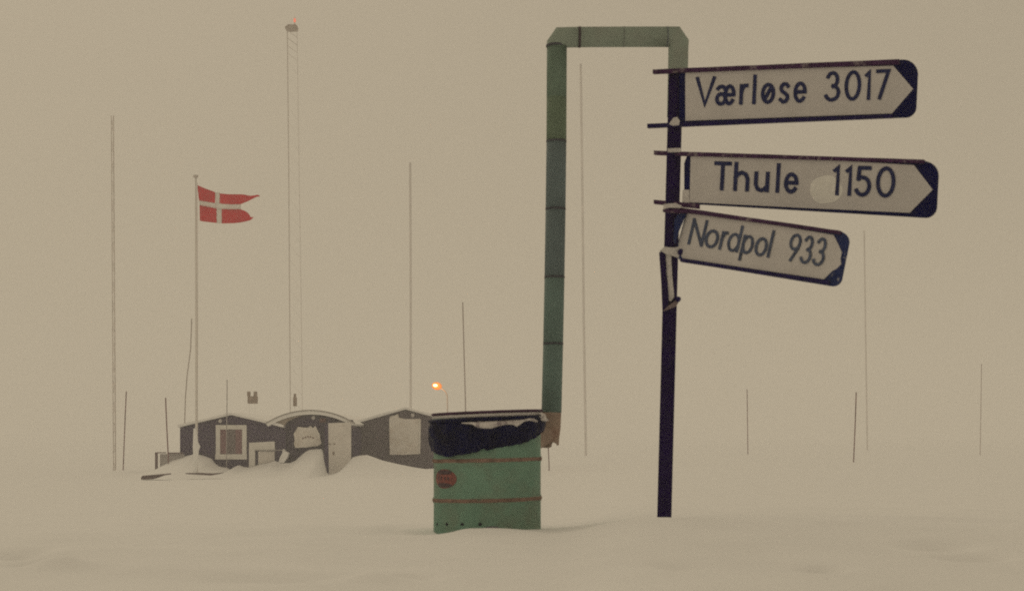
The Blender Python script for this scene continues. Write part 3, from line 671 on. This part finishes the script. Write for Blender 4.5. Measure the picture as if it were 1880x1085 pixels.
# flagpole with snow plastered on its lower half
FD = 58.6; q = P(361, 872, FD)
fp = thing("flagpole", "white flagpole in front of the left hut with snow plastered on its lower part", "flagpole", (q.x, FD, gz(q.x, FD)))
MB().tube([P(359.5, 326, FD), P(360.5, 600, FD), P(361, 885, FD)], [.035, .048, .055], 12).build("pole", M["polew"], fp, True)
MB().tube([P(359.3, 326, FD), P(359.3, 322, FD)], [.10, .10], 10).build("finial", M["mastg"], fp, True)
MB().tube([P(362.5, 335, FD - .06), P(363.2, 600, FD - .06), P(362.5, 830, FD - .06)], .008, 5).build("halyard", M["mastg"], fp)
MB().tube([P(358, 786, FD - .05), P(358.5, 800, FD - .05), P(359, 812, FD - .05), P(360.8, 819, FD - .05), P(359.6, 828, FD - .05), P(359.3, 845, FD - .05), P(358.5, 858, FD - .05), P(358, 875, FD - .05)], [.06, .08, .10, .145, .11, .09, .07, .06], 12).build("snow_crust", M["snow"], fp, True)
# swallow-tailed flag
def flag_y(x, t):   # picture height of the flag at column x, t = 0 top edge .. 1 bottom edge
    top = lerp_tab([(362, 340), (375, 345.5), (394, 353), (403, 355.5), (420, 357), (445, 357), (458, 359.5), (468, 360), (476, 359)], x)
    bot = lerp_tab([(366, 405), (375, 407), (398, 409.5), (410, 410), (440, 409), (458, 406), (464, 401)], x)
    return top + (bot - top) * t
FX = [(0, 0), (.185, 1), (.245, 2), (.53, 3), (1, 4)]
mb = {"red": MB(), "white": MB()}
def fpt(px, py): d = .16 * math.sin((px - 362) * .105) * min(1, (px - 360) / 20) + .03 * math.sin(py * .3); return P(px, py, FD + .02 + d)
def quad(mbk, x0, x1, ya, yb, n=14, k=5):
    m_ = mb[mbk]; b = len(m_.v)
    for i in range(n + 1):
        for j in range(k + 1):
            t = i / n; x0j, x1j = (x0 if not callable(x0) else x0(j / k)), x1
            x = x0j + (x1j - x0j) * t; m_.v.append(fpt(x, ya(x) + (yb(x) - ya(x)) * j / k))
    for i in range(n):
        for j in range(k): p = b + i * (k + 1) + j; m_.f.append((p, p + 1, p + k + 2, p + k + 1))
T = lambda tab: (lambda x: lerp_tab(tab, x))
top_ = T([(362, 340), (375, 345.5), (394, 353), (403, 355.5), (420, 357), (445, 357), (458, 359.5), (468, 359), (473, 357.3), (477, 360)])
r1b = T([(362, 367), (366, 368.5), (394, 373), (403, 374), (420, 375.3), (441, 375.5), (455, 369.5), (468, 363), (473, 361), (477, 361.5)])
r2t = T([(366, 377), (397, 383), (407, 384), (425, 384.5), (442, 384.5), (451, 388), (457, 393), (460, 399), (465, 398.5)])
bot_ = T([(366, 405.5), (375, 407), (398, 409.5), (407, 410.3), (430, 409.8), (445, 408), (458, 405), (463, 402), (465, 399)])
quad("red", lambda j: 362 + 3.5 * j, 394.6, top_, r1b); quad("red", 403, 477, top_, r1b, 24)
quad("red", lambda j: 366.5 + .5 * j, 397.5, r2t, bot_); quad("red", 407, 465, r2t, bot_, 24)
# white cross
quad("white", lambda j: 365.2 + 1.3 * j, 396, r1b, r2t, 10, 2); quad("white", 396, 442, r1b, r2t, 14, 2)
def vbar(ya, yb, xa, xb, xc, xd):
    m_ = mb["white"]; b = len(m_.v)
    for i in range(5):
        t = i / 4; xl = xa + (xc - xa) * t; xr = xb + (xd - xb) * t; y0 = ya + (yb - ya) * t
        m_.v += [fpt(xl, y0), fpt(xr, y0)]
    for i in range(4): m_.f.append((b + 2 * i, b + 2 * i + 2, b + 2 * i + 3, b + 2 * i + 1))
vbar(353.6, 373.3, 394.6, 403, 396, 404.5); vbar(383.6, 410, 397.3, 407, 397.8, 407)
fl0 = P(363, 375, FD); flag = thing("flag", "red swallow-tailed flag with a white cross flying from the white flagpole", "flag", fl0)
for k, nm in (("red", "red_field"), ("white", "white_cross")):
    o = mb[k].build(nm, M[k], flag, True); sol = o.modifiers.new("s", 'SOLIDIFY'); sol.thickness = .012

# street lamp
LD = 70; q = P(821.5, 850, LD)
sl = thing("street_lamp", "lit orange street lamp on a curved arm above the right hut", "street lamp", (q.x, LD, gz(q.x, LD)))
MB().tube([P(821.5, 880, LD), P(821.5, 735, LD), P(821, 725, LD), P(818, 719, LD), P(812, 714, LD), P(806, 711, LD)], .028, 8).build("pole", M["mastg"], sl, True)
def ell(cx_, cy_, rx, ry, rd, D, n=16, k=10, tilt_=0):
    mb = MB(); c = P(cx_, cy_, D); sc = D / F
    for j in range(k + 1):
        t = math.pi * j / k
        for i in range(n):
            a = 2 * math.pi * i / n; u = rx * math.cos(t); v = ry * math.sin(t) * math.cos(a); w_ = rd * math.sin(t) * math.sin(a)
            x = u * math.cos(tilt_) - v * math.sin(tilt_); z = u * math.sin(tilt_) + v * math.cos(tilt_)
            mb.v.append(c + Vector((x * sc, w_ * sc, z * sc)))
    for j in range(k):
        for i in range(n): a = j * n + i; b = j * n + (i + 1) % n; mb.f.append((a, b, b + n, a + n))
    return mb
ell(802, 708.5, 9.5, 7.2, 5, LD, tilt_=math.radians(-12)).build("lamp_head_halo", M["lampo"], sl, True)  # lamp head plus its orange fog halo, shaped as one glowing shell
ell(799.8, 707.5, 5.2, 3.2, 5.6, LD - .02).build("bulb", M["lampc"], sl, True)
pl_ = bpy.data.lights.new("street_lamp_light", 'POINT'); pl_.energy = 14; pl_.color = (1, .42, .12); pl_.shadow_soft_size = .1
po = bpy.data.objects.new("street_lamp_light", pl_); C.objects.link(po); po.parent = sl; po.location = P(800, 707, LD - .35) - Vector(sl["_o"])

# ------------------------------------------------------------------ haze (whiteout)
hz = MB().box(-1450, 1450, -1450, 1450, -3, 62).build("haze", M["snow"]); hz["kind"] = "stuff"
hm = bpy.data.materials.new("haze"); hm.use_nodes = True; t = hm.node_tree; t.nodes.clear()
vo = t.nodes.new("ShaderNodeVolumePrincipled"); vo.inputs["Color"].default_value = (.985, .985, .985, 1); vo.inputs["Density"].default_value = .0030
vo.inputs["Anisotropy"].default_value = .1
oo = t.nodes.new("ShaderNodeOutputMaterial"); t.links.new(vo.outputs[0], oo.inputs["Volume"])
hz.data.materials.clear(); hz.data.materials.append(hm)
for o in C.objects:
    if "_o" in o: del o["_o"]
